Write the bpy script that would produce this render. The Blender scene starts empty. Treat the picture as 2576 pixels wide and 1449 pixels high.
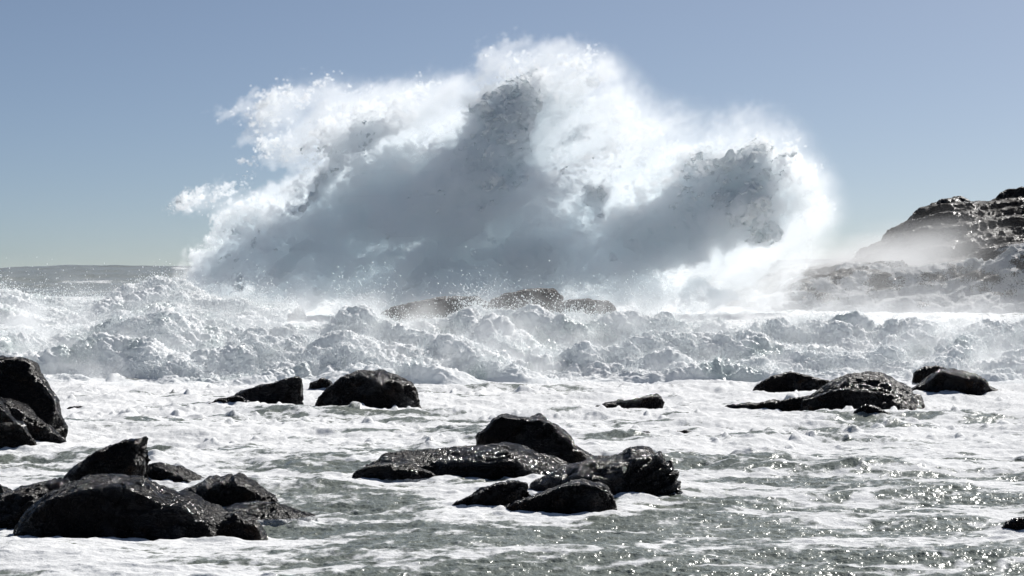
# Storm waves on a rocky shore: builds every object, material, light and the camera itself.
VOX = 0.12; KDENS = 4.5; CORE = 3.0; TRD = 1.3; MISTD = 0.42
import bpy, math, time
import numpy as np
sc = bpy.context.scene
COL = sc.collection
T0 = time.time()
def log(s): print('[%.1f] %s' % (time.time()-T0, s), flush=True)

# ---------------------------------------------------------------- camera and light
FPX = 2409.0          # focal length in pixels of a 1024 wide frame
HZ = 270.0            # row of the horizon
EYE = 5.0             # camera height above the still water, metres
K = 1024.0/2576.0
def W(p, q, Y):
    """world point at distance Y of a point read off the photograph (2576 px wide reading)"""
    return ((p*K-512.0)*Y/FPX, Y, EYE-(q*K-HZ)*Y/FPX)
cam = bpy.data.cameras.new('camera'); camo = bpy.data.objects.new('camera', cam); COL.objects.link(camo)
camo.location = (0, 0, EYE); camo.rotation_euler = (math.pi/2, 0, 0)
cam.sensor_width = 36.0; cam.lens = FPX/1024*36.0
cam.shift_y = -(288-HZ)/1024.0
cam.clip_start = 0.5; cam.clip_end = 60000
sc.camera = camo
SUN_EL, SUN_AZ = math.radians(37.4), math.radians(31.9)   # azimuth measured from +Y towards +X
sd = bpy.data.lights.new('sun', 'SUN'); so = bpy.data.objects.new('sun', sd); COL.objects.link(so)
sd.energy = 5.0; sd.angle = math.radians(0.5); sd.color = (1, 0.97, 0.93)
so.rotation_euler = (math.pi/2-SUN_EL, 0, math.pi-SUN_AZ)
so.location = (60, 150, 120)
w = bpy.data.worlds.new('World'); sc.world = w; w.use_nodes = True
nt = w.node_tree; nt.nodes.clear()
wo = nt.nodes.new('ShaderNodeOutputWorld'); bg = nt.nodes.new('ShaderNodeBackground')
sky = nt.nodes.new('ShaderNodeTexSky'); sky.sky_type = 'NISHITA'; sky.sun_disc = False
sky.sun_elevation = SUN_EL; sky.sun_rotation = SUN_AZ
sky.air_density = 0.765; sky.dust_density = 0.812; sky.ozone_density = 3.09; sky.altitude = 0
bg.inputs['Strength'].default_value = 0.05
tc = nt.nodes.new('ShaderNodeTexCoord'); vm = nt.nodes.new('ShaderNodeVectorMath'); vm.operation = 'MULTIPLY_ADD'
vm.inputs[1].default_value = (1, 1, 1.76); vm.inputs[2].default_value = (0, 0, 0.037)
vn = nt.nodes.new('ShaderNodeVectorMath'); vn.operation = 'NORMALIZE'
hs = nt.nodes.new('ShaderNodeHueSaturation'); hs.inputs['Saturation'].default_value = 0.9
nt.links.new(tc.outputs['Generated'], vm.inputs[0]); nt.links.new(vm.outputs[0], vn.inputs[0]); nt.links.new(vn.outputs[0], sky.inputs[0])
tint = nt.nodes.new('ShaderNodeMix'); tint.data_type = 'RGBA'; tint.blend_type = 'MULTIPLY'; tint.inputs[0].default_value = 1.0
tint.inputs[7].default_value = (.967, .997, 1.0, 1)
nt.links.new(sky.outputs[0], tint.inputs[6]); nt.links.new(tint.outputs[2], hs.inputs['Color']); nt.links.new(hs.outputs[0], bg.inputs[0]); nt.links.new(bg.outputs[0], wo.inputs[0])
sc.view_settings.view_transform = 'Standard'; sc.view_settings.look = 'None'
sc.view_settings.exposure = 0.46; sc.view_settings.gamma = 1.0
cy = sc.cycles
cy.max_bounces = 48; cy.volume_bounces = 44; cy.diffuse_bounces = 6; cy.glossy_bounces = 3; cy.transmission_bounces = 4
cy.transparent_max_bounces = 16
cy.sample_clamp_indirect = 6.0
cy.use_denoising = True
cy.use_adaptive_sampling = True; cy.adaptive_threshold = 0.025; cy.adaptive_min_samples = 20
try: cy.denoiser = 'OPENIMAGEDENOISE'
except Exception: pass

# ---------------------------------------------------------------- noise
_rng = np.random.RandomState(7)
_perm = _rng.permutation(256).astype(np.int32); _perm = np.concatenate([_perm, _perm, _perm[:8]])
_g3 = _rng.normal(size=(256, 3)).astype(np.float32); _g3 /= np.linalg.norm(_g3, axis=1)[:, None]
def pn3(x, y, z):
    """gradient noise, about -1..1"""
    x = np.asarray(x, np.float32); y = np.asarray(y, np.float32); z = np.asarray(z, np.float32)
    x, y, z = np.broadcast_arrays(x, y, z)
    xi = np.floor(x).astype(np.int32); yi = np.floor(y).astype(np.int32); zi = np.floor(z).astype(np.int32)
    xf = x-xi; yf = y-yi; zf = z-zi
    xi &= 255; yi &= 255; zi &= 255
    u = xf*xf*xf*(xf*(xf*6-15)+10); v = yf*yf*yf*(yf*(yf*6-15)+10); w_ = zf*zf*zf*(zf*(zf*6-15)+10)
    def corner(i, j, k):
        h = _perm[_perm[_perm[xi+i]+yi+j]+zi+k]
        g = _g3[h]
        return g[..., 0]*(xf-i)+g[..., 1]*(yf-j)+g[..., 2]*(zf-k)
    a = corner(0,0,0); b = corner(1,0,0); a = a+u*(b-a)
    c = corner(0,1,0); d = corner(1,1,0); c = c+u*(d-c)
    a = a+v*(c-a)
    e = corner(0,0,1); b = corner(1,0,1); e = e+u*(b-e)
    c = corner(0,1,1); d = corner(1,1,1); c = c+u*(d-c)
    e = e+v*(c-e)
    return (a+w_*(e-a))*1.5
def fbm(x, y, z, oct=4, lac=2.03, gain=0.5, mode=0, seed=0.0):
    """mode 0 plain, 1 billow (round lumps), 2 ridged (sharp crests)"""
    s = 0.0; amp = 1.0; tot = 0.0; f = 1.0
    for o in range(oct):
        n = pn3(x*f+seed*17.3+o*31.7, y*f+seed*5.1+o*11.3, z*f+o*7.9+seed*3.3)
        if mode == 1: n = np.abs(n)*2-0.6
        elif mode == 2: n = 1-np.abs(n)*2
        s = s+amp*n; tot += amp; amp *= gain; f *= lac
    return s/tot
def smooth(a, b, x):
    t = np.clip((x-a)/(b-a), 0, 1); return t*t*(3-2*t)

# ---------------------------------------------------------------- mesh helpers
def new_mesh(name, V, F, smooth_shade=True, attrs=None):
    me = bpy.data.meshes.new(name)
    V = np.ascontiguousarray(V, np.float32); F = np.ascontiguousarray(F, np.int32)
    me.vertices.add(len(V)); me.vertices.foreach_set('co', V.ravel())
    if len(F):
        k = F.shape[1]
        me.loops.add(F.size); me.loops.foreach_set('vertex_index', F.ravel())
        me.polygons.add(len(F)); me.polygons.foreach_set('loop_start', np.arange(len(F), dtype=np.int32)*k)
        me.polygons.foreach_set('use_smooth', np.full(len(F), smooth_shade))
    for n, a in (attrs or {}).items():
        a = np.ascontiguousarray(a, np.float32)
        if a.ndim == 1:
            me.attributes.new(n, 'FLOAT', 'POINT').data.foreach_set('value', a)
        else:
            me.attributes.new(n, 'FLOAT_VECTOR', 'POINT').data.foreach_set('vector', a.ravel())
    me.update(); me.validate() if False else None
    return me
def link(name, me, mat=None, parent=None):
    o = bpy.data.objects.new(name, me); COL.objects.link(o)
    if mat is not None: me.materials.append(mat)
    if parent is not None: o.parent = parent
    return o
def grid_faces(nr, nc, wrap=False):
    i = np.arange(nr-1)[:, None]; j = np.arange(nc if wrap else nc-1)[None, :]
    j2 = (j+1) % nc
    return np.stack([i*nc+j, i*nc+j2, (i+1)*nc+j2, (i+1)*nc+j], -1).reshape(-1, 4)

def tag(o, label=None, cat=None, group=None, kind=None):
    if label: o['label'] = label
    if cat: o['category'] = cat
    if group: o['group'] = group
    if kind: o['kind'] = kind
    return o
class G:                                                     # small helper to write node maths
    def __init__(s, nt): s.nt = nt
    def n(s, t, **kw):
        x = s.nt.nodes.new(t)
        for k, v in kw.items(): setattr(x, k, v)
        return x
    def put(s, sock, v):
        if isinstance(v, bpy.types.NodeSocket): s.nt.links.new(v, sock)
        else: sock.default_value = v
    def m(s, op, a, b=None, c=None, clamp=False):
        x = s.n('ShaderNodeMath', operation=op, use_clamp=clamp)
        for i, v in enumerate((a, b, c)):
            if v is not None: s.put(x.inputs[i], v)
        return x.outputs[0]
    def v(s, op, a, b=None, scale=None):
        x = s.n('ShaderNodeVectorMath', operation=op)
        s.put(x.inputs[0], a)
        if b is not None: s.put(x.inputs[1], b)
        if scale is not None: s.put(x.inputs['Scale'], scale)
        return x.outputs['Value'] if op in ('DOT_PRODUCT', 'LENGTH') else x.outputs['Vector']
    def sep(s, v):
        x = s.n('ShaderNodeSeparateXYZ'); s.put(x.inputs[0], v); return x.outputs
    def comb(s, a, b, c):
        x = s.n('ShaderNodeCombineXYZ')
        for i, q in enumerate((a, b, c)): s.put(x.inputs[i], q)
        return x.outputs[0]
    def noise(s, vec, scale, detail=3, rough=.5, lac=2.0, dist=0.0, typ='FBM'):
        x = s.n('ShaderNodeTexNoise', noise_dimensions='3D', noise_type=typ, normalize=True)
        s.put(x.inputs['Vector'], vec)
        for k, q in (('Scale', scale), ('Detail', detail), ('Roughness', rough), ('Lacunarity', lac), ('Distortion', dist)): x.inputs[k].default_value = q
        return x
    def mapr(s, v, a, b, c=0.0, d=1.0, smoothstep=True):
        x = s.n('ShaderNodeMapRange', interpolation_type='SMOOTHSTEP' if smoothstep else 'LINEAR')
        for i, q in enumerate((v, a, b, c, d)): s.put(x.inputs[i], q)
        return x.outputs[0]
    def mix(s, f, a, b):
        x = s.n('ShaderNodeMix', data_type='RGBA')
        s.put(x.inputs[0], f); s.put(x.inputs[6], a); s.put(x.inputs[7], b); return x.outputs[2]
    def mixf(s, f, a, b):
        x = s.n('ShaderNodeMix', data_type='FLOAT')
        s.put(x.inputs[0], f); s.put(x.inputs[2], a); s.put(x.inputs[3], b); return x.outputs[0]
def material(name):
    m = bpy.data.materials.new(name); m.use_nodes = True; nt = m.node_tree; nt.nodes.clear()
    g = G(nt); out = g.n('ShaderNodeOutputMaterial')
    return m, g, out
def principled(g, **kw):
    p = g.n('ShaderNodeBsdfPrincipled')
    for k, v in kw.items(): g.put(p.inputs[k.replace('_', ' ')], v)
    return p
def bump(g, h, dist, strength=1.0):
    b = g.n('ShaderNodeBump'); g.put(b.inputs['Height'], h); b.inputs['Distance'].default_value = dist; b.inputs['Strength'].default_value = strength
    return b.outputs[0]
# ---------------------------------------------------------------- materials
FOAM = (.94, .95, .955, 1)
def foam_shader(g, normal=None, through=.28):
    d = g.n('ShaderNodeBsdfDiffuse'); d.inputs['Color'].default_value = FOAM
    t = g.n('ShaderNodeBsdfTranslucent'); t.inputs['Color'].default_value = (.86, .91, .91, 1)
    if normal is not None: g.put(d.inputs['Normal'], normal); g.put(t.inputs['Normal'], normal)
    mx = g.n('ShaderNodeMixShader'); mx.inputs[0].default_value = through
    g.put(mx.inputs[1], d.outputs[0]); g.put(mx.inputs[2], t.outputs[0])
    return mx.outputs[0]
M_foam, g, out = material('white_foam')
pos = g.n('ShaderNodeNewGeometry').outputs['Position']
nb = g.noise(pos, 9.0, 3, .6).outputs[0]
g.put(out.inputs['Surface'], foam_shader(g, bump(g, nb, .05, .8)))
M_clot, g, out = material('torn_white_water')
g.put(out.inputs['Surface'], foam_shader(g, through=.38))
M_surf, g, out = material('churned_water')
pos = g.n('ShaderNodeNewGeometry').outputs['Position']
nb = g.noise(pos, 7.0, 3, .6).outputs[0]
less = g.mapr(g.m('ADD', g.noise(g.v('MULTIPLY', pos, (1, .5, 1)), .42, 2).outputs[0], g.m('MULTIPLY', g.m('SUBTRACT', nb, .5), .22)), .56, .70)
gw = principled(g, Base_Color=(.40, .50, .48, 1), Roughness=.35)
mx = g.n('ShaderNodeMixShader'); g.put(mx.inputs[0], g.m('MULTIPLY', less, .6)); g.put(mx.inputs[1], foam_shader(g, bump(g, nb, .04, .6))); g.put(mx.inputs[2], gw.outputs[0])
g.put(out.inputs['Surface'], mx.outputs[0])
M_drop, g, out = material('water_drops')
g.put(out.inputs['Surface'], foam_shader(g))

def water_material(name, deep, pale):
    m, g, out = material(name)
    pos = g.n('ShaderNodeNewGeometry').outputs['Position']
    a = g.n('ShaderNodeAttribute', attribute_name='foam').outputs['Fac']
    fine = g.noise(g.v('MULTIPLY', pos, (1, .6, 1)), 4.0, 5, .66).outputs[0]
    f = g.mapr(g.m('ADD', a, g.m('MULTIPLY', g.m('SUBTRACT', fine, .5), .7)), .40, .60)
    rip = g.noise(g.v('MULTIPLY', pos, (1, .7, 1)), 3.2, 4, .6).outputs[0]
    rip2 = g.noise(pos, 11.0, 2, .5).outputs[0]
    nw = bump(g, g.m('ADD', rip, g.m('MULTIPLY', rip2, .3)), .075, 1.0)
    col = g.mix(g.noise(pos, .25, 2).outputs[0], deep, pale)  # darker and paler water tones mixed at random
    wat = principled(g, Base_Color=col, Roughness=.24, Specular_IOR_Level=.2, IOR=1.33, Normal=nw)
    fb = g.noise(pos, 7.0, 4, .65).outputs[0]
    fo = foam_shader(g, bump(g, fb, .045, .7))
    mx = g.n('ShaderNodeMixShader'); g.put(mx.inputs[0], f); g.put(mx.inputs[1], wat.outputs[0]); g.put(mx.inputs[2], fo)
    g.put(out.inputs['Surface'], mx.outputs[0])
    return m
M_sea = water_material('sea_water', (.12, .137, .12, 1), (.195, .212, .185, 1))

def rock_material(name, dark, light, wet=.09, dry=.34, bd=.48, wspec=.5, brown=(.035, .022, .014, 1), spec=.5):
    m, g, out = material(name)
    tc = g.n('ShaderNodeTexCoord').outputs['Object']
    pos = g.n('ShaderNodeNewGeometry').outputs['Position']
    big = g.noise(pos, .9, 4, .6).outputs[0]
    fine = g.noise(pos, 7.0, 5, .65).outputs[0]
    strat = g.noise(g.v('MULTIPLY', pos, (1.2, 1.2, 6.0)), 1.4, 4, .6, dist=.6).outputs[0]
    col = g.mix(g.mapr(g.m('ADD', g.m('MULTIPLY', big, .5), g.m('MULTIPLY', strat, .5)), .38, .66), dark, light)
    col = g.mix(g.m('MULTIPLY', g.mapr(g.noise(pos, 2.3, 3).outputs[0], .52, .72), .55), col, brown)
    ro = g.mapr(g.m('ADD', big, g.m('MULTIPLY', g.m('SUBTRACT', fine, .5), .5)), .38, .62, wet, dry)
    h = g.m('ADD', g.m('MULTIPLY', strat, .5), g.m('MULTIPLY', fine, .45))
    h2 = g.noise(pos, 24.0, 3, .6).outputs[0]
    n = bump(g, g.m('ADD', h, g.m('MULTIPLY', h2, .22)), bd, 1.0)
    a = g.n('ShaderNodeAttribute', attribute_name='foam').outputs['Fac']
    f = g.mapr(g.m('ADD', a, g.m('MULTIPLY', g.m('SUBTRACT', fine, .5), 1.1)), .45, .62)
    p = principled(g, Base_Color=col, Roughness=ro, Normal=n, Specular_IOR_Level=g.mapr(ro, wet, wet+.6*(dry-wet), wspec, spec*.5))
    mx = g.n('ShaderNodeMixShader'); g.put(mx.inputs[0], f); g.put(mx.inputs[1], p.outputs[0]); g.put(mx.inputs[2], foam_shader(g, n))
    g.put(out.inputs['Surface'], mx.outputs[0])
    return m
M_rock = rock_material('wet_black_rock', (.004, .0038, .0044, 1), (.014, .0128, .0126, 1), spec=.24)
M_cliff = rock_material('headland_rock', (.014, .0125, .0125, 1), (.05, .043, .039, 1), wet=.25, dry=.7, bd=.6, wspec=.22, spec=.16, brown=(.05, .036, .026, 1))
M_kelp, g, out = material('brown_kelp')
pos = g.n('ShaderNodeNewGeometry').outputs['Position']
p = principled(g, Base_Color=g.mix(g.noise(pos, 9.0, 2).outputs[0], (.05, .03, .01, 1), (.22, .12, .03, 1)), Roughness=.3)
g.put(out.inputs['Surface'], p.outputs[0])
# ---------------------------------------------------------------- rocks
FOOT = []                                # where the boulders stand in the water
def rock(label, Y, top, base, df, db, n=260, m=150, e=.75, amp=.022, strata=(.25, 0, 1), slam=.5, samp=.03, mat=None, seed=0, zb=None, foamf=None, lean=0.0, cuts=7, facet=.32, group='dark boulders standing in the surf'):
    """a boulder: the skyline read off the photograph stands at distance Y; faces slope down in front (df metres) and behind (db)"""
    top = np.array(top, float)
    sx = Y/FPX
    x = (top[:, 0]*K-512)*sx; z = EYE-(top[:, 1]*K-HZ)*sx
    zw = EYE-(base*K-HZ)*(Y-df*.6)/FPX if zb is None else zb
    zlow = zw-.45
    # resample the skyline by arc length
    x = np.concatenate([[x[0]-.10], x, [x[-1]+.10]]); z = np.concatenate([[zlow], z, [zlow]])
    L = np.concatenate([[0], np.cumsum(np.hypot(np.diff(x), np.diff(z)))])
    s = np.linspace(0, L[-1], n)
    xs = np.interp(s, L, x); zs = np.interp(s, L, z)
    k = np.array([1, 2, 3, 2, 1.]); k /= k.sum()
    for _ in range(2):
        xs[2:-2] = np.convolve(xs, k, 'valid'); zs[2:-2] = np.convolve(zs, k, 'valid')
    H = (zs-zlow).max(); Wd = xs.max()-xs.min(); size = min(H*1.6, Wd)
    w_ = ((zs-zlow)/H).clip(.02, 1)**.55
    # narrow towards both ends
    endt = np.minimum((xs-xs.min()), (xs.max()-xs))/(Wd*.5)
    w_ = w_*(.35+.65*np.clip(endt*2.2, 0, 1)**.6)
    th = np.linspace(0, np.pi, m)[:, None]
    c = np.cos(th); sn = np.sin(th)
    cc = np.sign(c)*np.abs(c)**e; ss = np.abs(sn)**e
    yo = np.where(c > 0, -df*cc*w_[None], -db*cc*w_[None])
    X = np.repeat(xs[None], m, 0); Yy = Y+yo+lean*(zs-zlow)[None]*ss; Z = zlow+(zs-zlow)[None]*ss
    P = np.stack([X, Yy, Z], -1)
    def nrm(P):
        a = np.gradient(P, axis=1); b = np.gradient(P, axis=0)
        q = np.cross(a, b); return q/(np.linalg.norm(q, axis=-1, keepdims=True)+1e-9)
    sd = seed*7.31
    f = 1.6/size
    # flat fracture faces on the camera side
    rg = np.random.RandomState(100+seed)
    for _ in range(cuts):
        nv = np.array([rg.normal(0, .55), -1.0, rg.uniform(-.2, .45)]); nv /= np.linalg.norm(nv)
        q = P@nv; hgt = np.quantile(q, rg.uniform(.80, .96))
        ex = np.maximum(q-hgt, 0)
        P = P-nv*(ex*.93)[..., None]
    N = nrm(P)
    d = amp*size*(1.1*fbm(P[..., 0]*f, P[..., 1]*f, P[..., 2]*f+sd, 3, mode=2)-.35)
    st = np.array(strata, float); st /= np.linalg.norm(st)
    q = (P@st)/slam+2.0*pn3(P[..., 0]*f*.7, P[..., 1]*f*.7, P[..., 2]*f*.7+sd+5)
    saw = q-np.floor(q); saw = np.where(saw < .8, saw/.8, (1-saw)/.2)
    d = d+1.1*samp*size*(saw-.5)*smooth(-.5, .3, pn3(P[..., 0]*f, P[..., 1]*f, P[..., 2]*f+sd+9))
    # broken planes: creased steps in a few directions
    for k in range(4):
        dv = np.array([rg.normal(), rg.normal(0, .6), rg.normal()]); dv /= np.linalg.norm(dv)
        q = (P@dv)*(1.0, 1.7, 2.9, 4.6)[k]*f+rg.rand()*9+.25*pn3(P[..., 0]*f, P[..., 1]*f, P[..., 2]*f+sd+k*5)
        tri_ = np.abs(q-np.floor(q)-.5)*2
        d = d+(.085, .06, .04, .025)[k]*facet*size*(tri_-.5)
    crk = 1-np.abs(pn3(P[..., 0]*f*1.3+3, P[..., 1]*f*1.3, P[..., 2]*f*1.8+sd+40))*2
    d = d-.02*size*smooth(.9, .99, crk)
    edge = smooth(0, .06, np.linspace(0, 1, n))*smooth(1, .94, np.linspace(0, 1, n))
    sky_ = 1-.45*np.exp(-((th-np.pi/2)/.16)**2)           # keep the skyline close to what was read
    P = P+N*(d*edge[None]*sky_)[..., None]
    N = nrm(P)
    d = .030*size**.5*fbm(P[..., 0]*5/size**.5, P[..., 1]*5/size**.5, P[..., 2]*5/size**.5+sd, 4, gain=.55, mode=2)+.020*fbm(P[..., 0]*9, P[..., 1]*9, P[..., 2]*9+sd, 3, mode=1)
    P = P+N*(d*edge[None])[..., None]
    foam = np.full(P.shape[:2], -1.0)
    if foamf is not None: foam = foamf(P)
    F = grid_faces(m, n)
    if Y < 130: FOOT.append((xs.min()+.1, xs.max()-.1, Y-df*.75, Y+db*.3))
    me = new_mesh('boulder', P.reshape(-1, 3)-np.array([xs.mean(), Y, zw]), F, attrs={'foam': foam.ravel()})
    o = link('boulder', me, mat or M_rock); o.location = (xs.mean(), Y, zw+.05)
    return tag(o, label, 'rock', group)
def prof(pts, Y):
    a = np.array(pts, float); xs = (a[:, 0]*K-512)*Y/FPX; zs = EYE-(a[:, 1]*K-HZ)*Y/FPX
    return lambda x: np.interp(x, xs, zs)
def child(name, me, mat, par):
    o = link(name, me, mat, par); o.matrix_parent_inverse = par.matrix_world.inverted() if False else __import__('mathutils').Matrix.Translation(par.location).inverted()
    return o
wash = lambda s, lo_, hi_: (lambda P: .95-1.1*smooth(lo_, hi_, P[..., 2])+.35*fbm(P[..., 0]*1.2, P[..., 1]*1.2, P[..., 2]*2+s, 3))
# far left
rock('tall craggy boulder cut off by the left edge, highest of the near rocks', 69.5, [(-150,960),(-60,915),(0,903),(42,906),(72,921),(86,946),(112,975),(134,1003),(143,1040),(158,1064),(157,1084),(142,1093)], 1122, 1.1, 1.6, seed=1, e=.6, amp=.035, slam=.7, strata=(.9,0,.5), samp=.035)
rock('dark slab against the tall boulder at the left edge, its edge sloping right', 67.8, [(-120,1030),(-30,1006),(0,1008),(30,1014),(66,1034),(92,1064),(138,1094),(166,1118)], 1121, .7, 1.0, seed=2, e=.6, amp=.03)
rock('smooth black slab nearest the camera of the three at the left edge', 65.2, [(-110,1040),(-40,1012),(0,1016),(14,1040),(58,1084),(84,1118),(92,1140)], 1147, .7, .9, seed=3, e=.6, amp=.03)
# left front cluster
rock('pointed black slab rising like a fin, tallest of the left front cluster', 53, [(60,1262),(150,1222),(210,1176),(256,1141),(318,1115),(350,1109),(366,1108),(364,1140),(358,1180),(354,1225),(350,1262)], 1270, .9, .5, seed=4, e=.55, amp=.028, strata=(-.45,0,1), slam=.35, samp=.03, lean=.12)
rock('rounded glistening boulder just right of the pointed slab', 54.3, [(345,1240),(354,1205),(378,1181),(410,1175),(458,1183),(500,1205),(520,1220),(535,1240)], 1245, 1.3, .9, seed=5, e=1.1, amp=.05, cuts=2)
rock('low slanting slab at the left edge in front of the pointed slab', 47.6, [(-120,1290),(-40,1262),(0,1252),(60,1238),(120,1220),(156,1211),(170,1213),(165,1240),(158,1290)], 1326, 1.2, .6, seed=6, e=0.9, amp=.045, strata=(-.5,0,1), slam=.3, samp=.04, cuts=3)
rock('small dark rock tip showing at the left edge above the slanting slab', 50.5, [(-60,1240),(0,1227),(24,1243),(33,1256)], 1262, .4, .4, n=120, m=80, seed=7)
rock('large humped wet boulder, nearest and longest of the left front cluster', 45.3, [(38,1336),(70,1300),(110,1268),(170,1234),(232,1209),(300,1204),(352,1212),(400,1234),(450,1251),(500,1263),(550,1289),(580,1310),(590,1330)], 1352, 2.3, 1.0, n=420, m=240, seed=8, e=1.05, amp=.04, strata=(.15,0,1), slam=.45, samp=.03, cuts=3)
rock('peaked dark rock at the right of the left cluster, striped by slanting layers', 51, [(440,1250),(520,1216),(560,1207),(600,1200),(622,1208),(652,1229),(690,1262)], 1274, 1.3, .8, seed=9, e=0.95, amp=.035, strata=(.8,0,.6), slam=.25, samp=.05, cuts=4)
rock('low flat wet rock awash with foam behind the front knob', 48.3, [(560,1290),(592,1276),(640,1271),(700,1275),(750,1290),(790,1306)], 1312, 1.1, .6, seed=10, e=1.2, amp=.04, foamf=wash(4, -.05, .14), cuts=1)
rock('small round wet knob in front at the right end of the left cluster', 44.8, [(470,1346),(490,1335),(520,1326),(560,1311),(600,1298),(640,1314),(660,1338),(670,1356)], 1358, 0.9, .6, seed=11, e=1.1, amp=.04, cuts=2)
rock('strip of low seaweedy rock along the foot of the large humped boulder', 44.2, [(380,1350),(430,1335),(470,1330),(500,1340),(520,1350)], 1356, .3, .4, n=140, m=90, seed=12, e=.9, amp=.08)
# middle distance, left
rock('wedge shaped flat faced boulder before the surf, rising to a corner at right', 89.5, [(560,1018),(582,1004),(620,985),(680,970),(735,955),(750,951),(758,958),(758,990),(754,1014)], 1018, .9, .5, seed=13, e=.45, amp=.015, samp=.008)
rock('low dark lump at the left foot of the wedge shaped boulder', 87.0, [(524,1023),(545,1012),(575,1003),(604,1003),(622,1014),(640,1027)], 1030, .5, .5, n=180, m=110, seed=14, e=.8, amp=.07)
rock('big rounded dome boulder glinting in the sun, splashed at its foot', 87.5, [(798,1008),(812,993),(832,978),(870,950),(908,938),(958,937),(1000,948),(1034,967),(1048,990),(1052,1024)], 1029, 1.6, 1.2, n=320, m=200, seed=15, e=0.9, amp=.035, strata=(.5,0,.8), slam=.5, samp=.02, cuts=3)
rock('thin sliver of rock just breaking the foam near the left boulders', 85.3, [(170,1031),(180,1027),(206,1026),(232,1031),(243,1037)], 1037, .3, .3, n=120, m=60, seed=16)
rock('tiny dark rock at the foot of the surf between wedge and dome', 100.5, [(780,968),(795,962),(812,956),(832,963)], 968, .3, .3, n=100, m=60, seed=17, amp=.1)
# centre
rock('small blocky rock alone in the foam right of the dome boulder', 84.3, [(1486,1037),(1505,1026),(1530,1018),(1562,1012),(1600,1010),(1620,1004),(1640,1000),(1660,1002),(1666,1012),(1666,1036)], 1040, .5, .5, seed=18, e=.5, amp=.05)
rock('little rock scrap beside the blocky rock in the foam', 84.0, [(1482,1041),(1495,1034),(1512,1031),(1525,1038)], 1042, .2, .2, n=100, m=60, seed=19, amp=.1)
rock('tall hunched black boulder at the back of the centre cluster', 60.5, [(1199,1135),(1205,1100),(1226,1089),(1245,1064),(1262,1052),(1305,1058),(1338,1063),(1358,1057),(1384,1074),(1430,1104),(1442,1122),(1482,1146),(1516,1166)], 1186, 1.0, 1.0, n=340, m=200, seed=20, e=.55, amp=.035)
rock('broad low ledge of wet rock glittering in the middle of the centre cluster', 57.2, [(905,1196),(925,1180),(950,1165),(972,1150),(1060,1140),(1150,1134),(1230,1130),(1270,1124),(1305,1127),(1345,1146),(1400,1160),(1435,1176),(1470,1200)], 1216, 2.4, .8, n=460, m=220, seed=21, e=1.15, amp=.035, strata=(.1,.3,1), slam=.22, samp=.04, foamf=lambda P: np.where(P[..., 0] < -4.4, .42, -.5)+.9*fbm(P[..., 0]*.9, P[..., 1]*.9, P[..., 2]*1.5+3, 3)-.6*smooth(.25, .6, P[..., 2]), cuts=1)
rock('small foam washed stump at the left end of the broad ledge', 55.2, [(888,1196),(905,1186),(940,1180),(985,1172),(1040,1178),(1080,1195),(1110,1212)], 1216, .6, .5, n=220, m=130, seed=22, e=.9, amp=.04, foamf=wash(8, .1, .3))
rock('ridged dark boulder at the right end of the centre cluster with a knobbly top', 53, [(1340,1222),(1400,1196),(1480,1165),(1560,1148),(1608,1137),(1632,1137),(1652,1150),(1678,1172),(1692,1196),(1700,1225),(1704,1248)], 1251, 1.9, .9, n=380, m=220, seed=23, e=1.0, amp=.04, strata=(-.5,0,1), slam=.28, samp=.055, cuts=3)
rock('small slanting wedge in front of the ledge, left of the smooth front slab', 50.7, [(1135,1278),(1160,1266),(1200,1245),(1262,1222),(1300,1219),(1322,1221),(1330,1236),(1318,1252),(1308,1272)], 1279, .6, .4, seed=24, e=.7, amp=.035, strata=(-.5,0,1), slam=.2, samp=.04)
rock('smooth black slab lowest in front of the centre cluster', 49.5, [(1258,1290),(1300,1272),(1342,1255),(1400,1235),(1440,1222),(1470,1218),(1522,1226),(1535,1248),(1545,1262)], 1294, .8, .6, n=320, m=180, seed=25, e=.6, amp=.022, samp=.012)
rock('low rock barely awash behind the tall hunched boulder', 72, [(1540,1110),(1570,1100),(1605,1092),(1640,1098),(1660,1110)], 1112, .5, .5, n=160, m=80, seed=26, e=.9, amp=.09, foamf=wash(2, .0, .22))
rock('tiny wet rock poking from the foam right of the awash rock', 73, [(1690,1100),(1705,1090),(1725,1087),(1742,1095)], 1102, .3, .3, n=120, m=70, seed=27, e=.9, amp=.08)
# right cluster
rock('grey faced boulder at the left of the right cluster, nearest the surf', 97.5, [(1896,984),(1904,972),(1925,960),(1948,950),(1985,940),(2015,946),(2045,953),(2080,964),(2110,968),(2120,980)], 988, .9, .8, seed=28, e=.6, amp=.035, strata=(.9,0,.3), slam=.5, samp=.015)
rock('shiny sloping boulder dotted with shells in the middle of the right cluster', 88.2, [(2010,1016),(2060,985),(2092,964),(2130,949),(2180,940),(2222,945),(2260,966),(2284,978),(2286,990),(2312,1000)], 1018, 2.6, .8, n=320, m=200, seed=29, e=1.25, amp=.04, cuts=1)
rock('dark blunt block in front of the shiny sloping boulder', 86.2, [(2012,1040),(2022,1012),(2052,1002),(2090,988),(2130,984),(2180,988),(2222,994),(2236,1008),(2232,1030)], 1036, .5, .6, seed=30, e=.5, amp=.03)
rock('long low rock trailing left from the dark blunt block', 87.2, [(1806,1031),(1838,1024),(1872,1021),(1930,1015),(1980,1010),(2030,1004),(2040,1020)], 1032, .5, .5, seed=31, e=.85, amp=.07, n=260, m=110)
krock = rock('little rock topped with brown kelp in front of the right cluster', 81.5, [(2146,1046),(2160,1030),(2180,1023),(2200,1028),(2226,1040),(2244,1050)], 1051, .5, .4, n=180, m=110, seed=32, e=.7, amp=.05)
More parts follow.
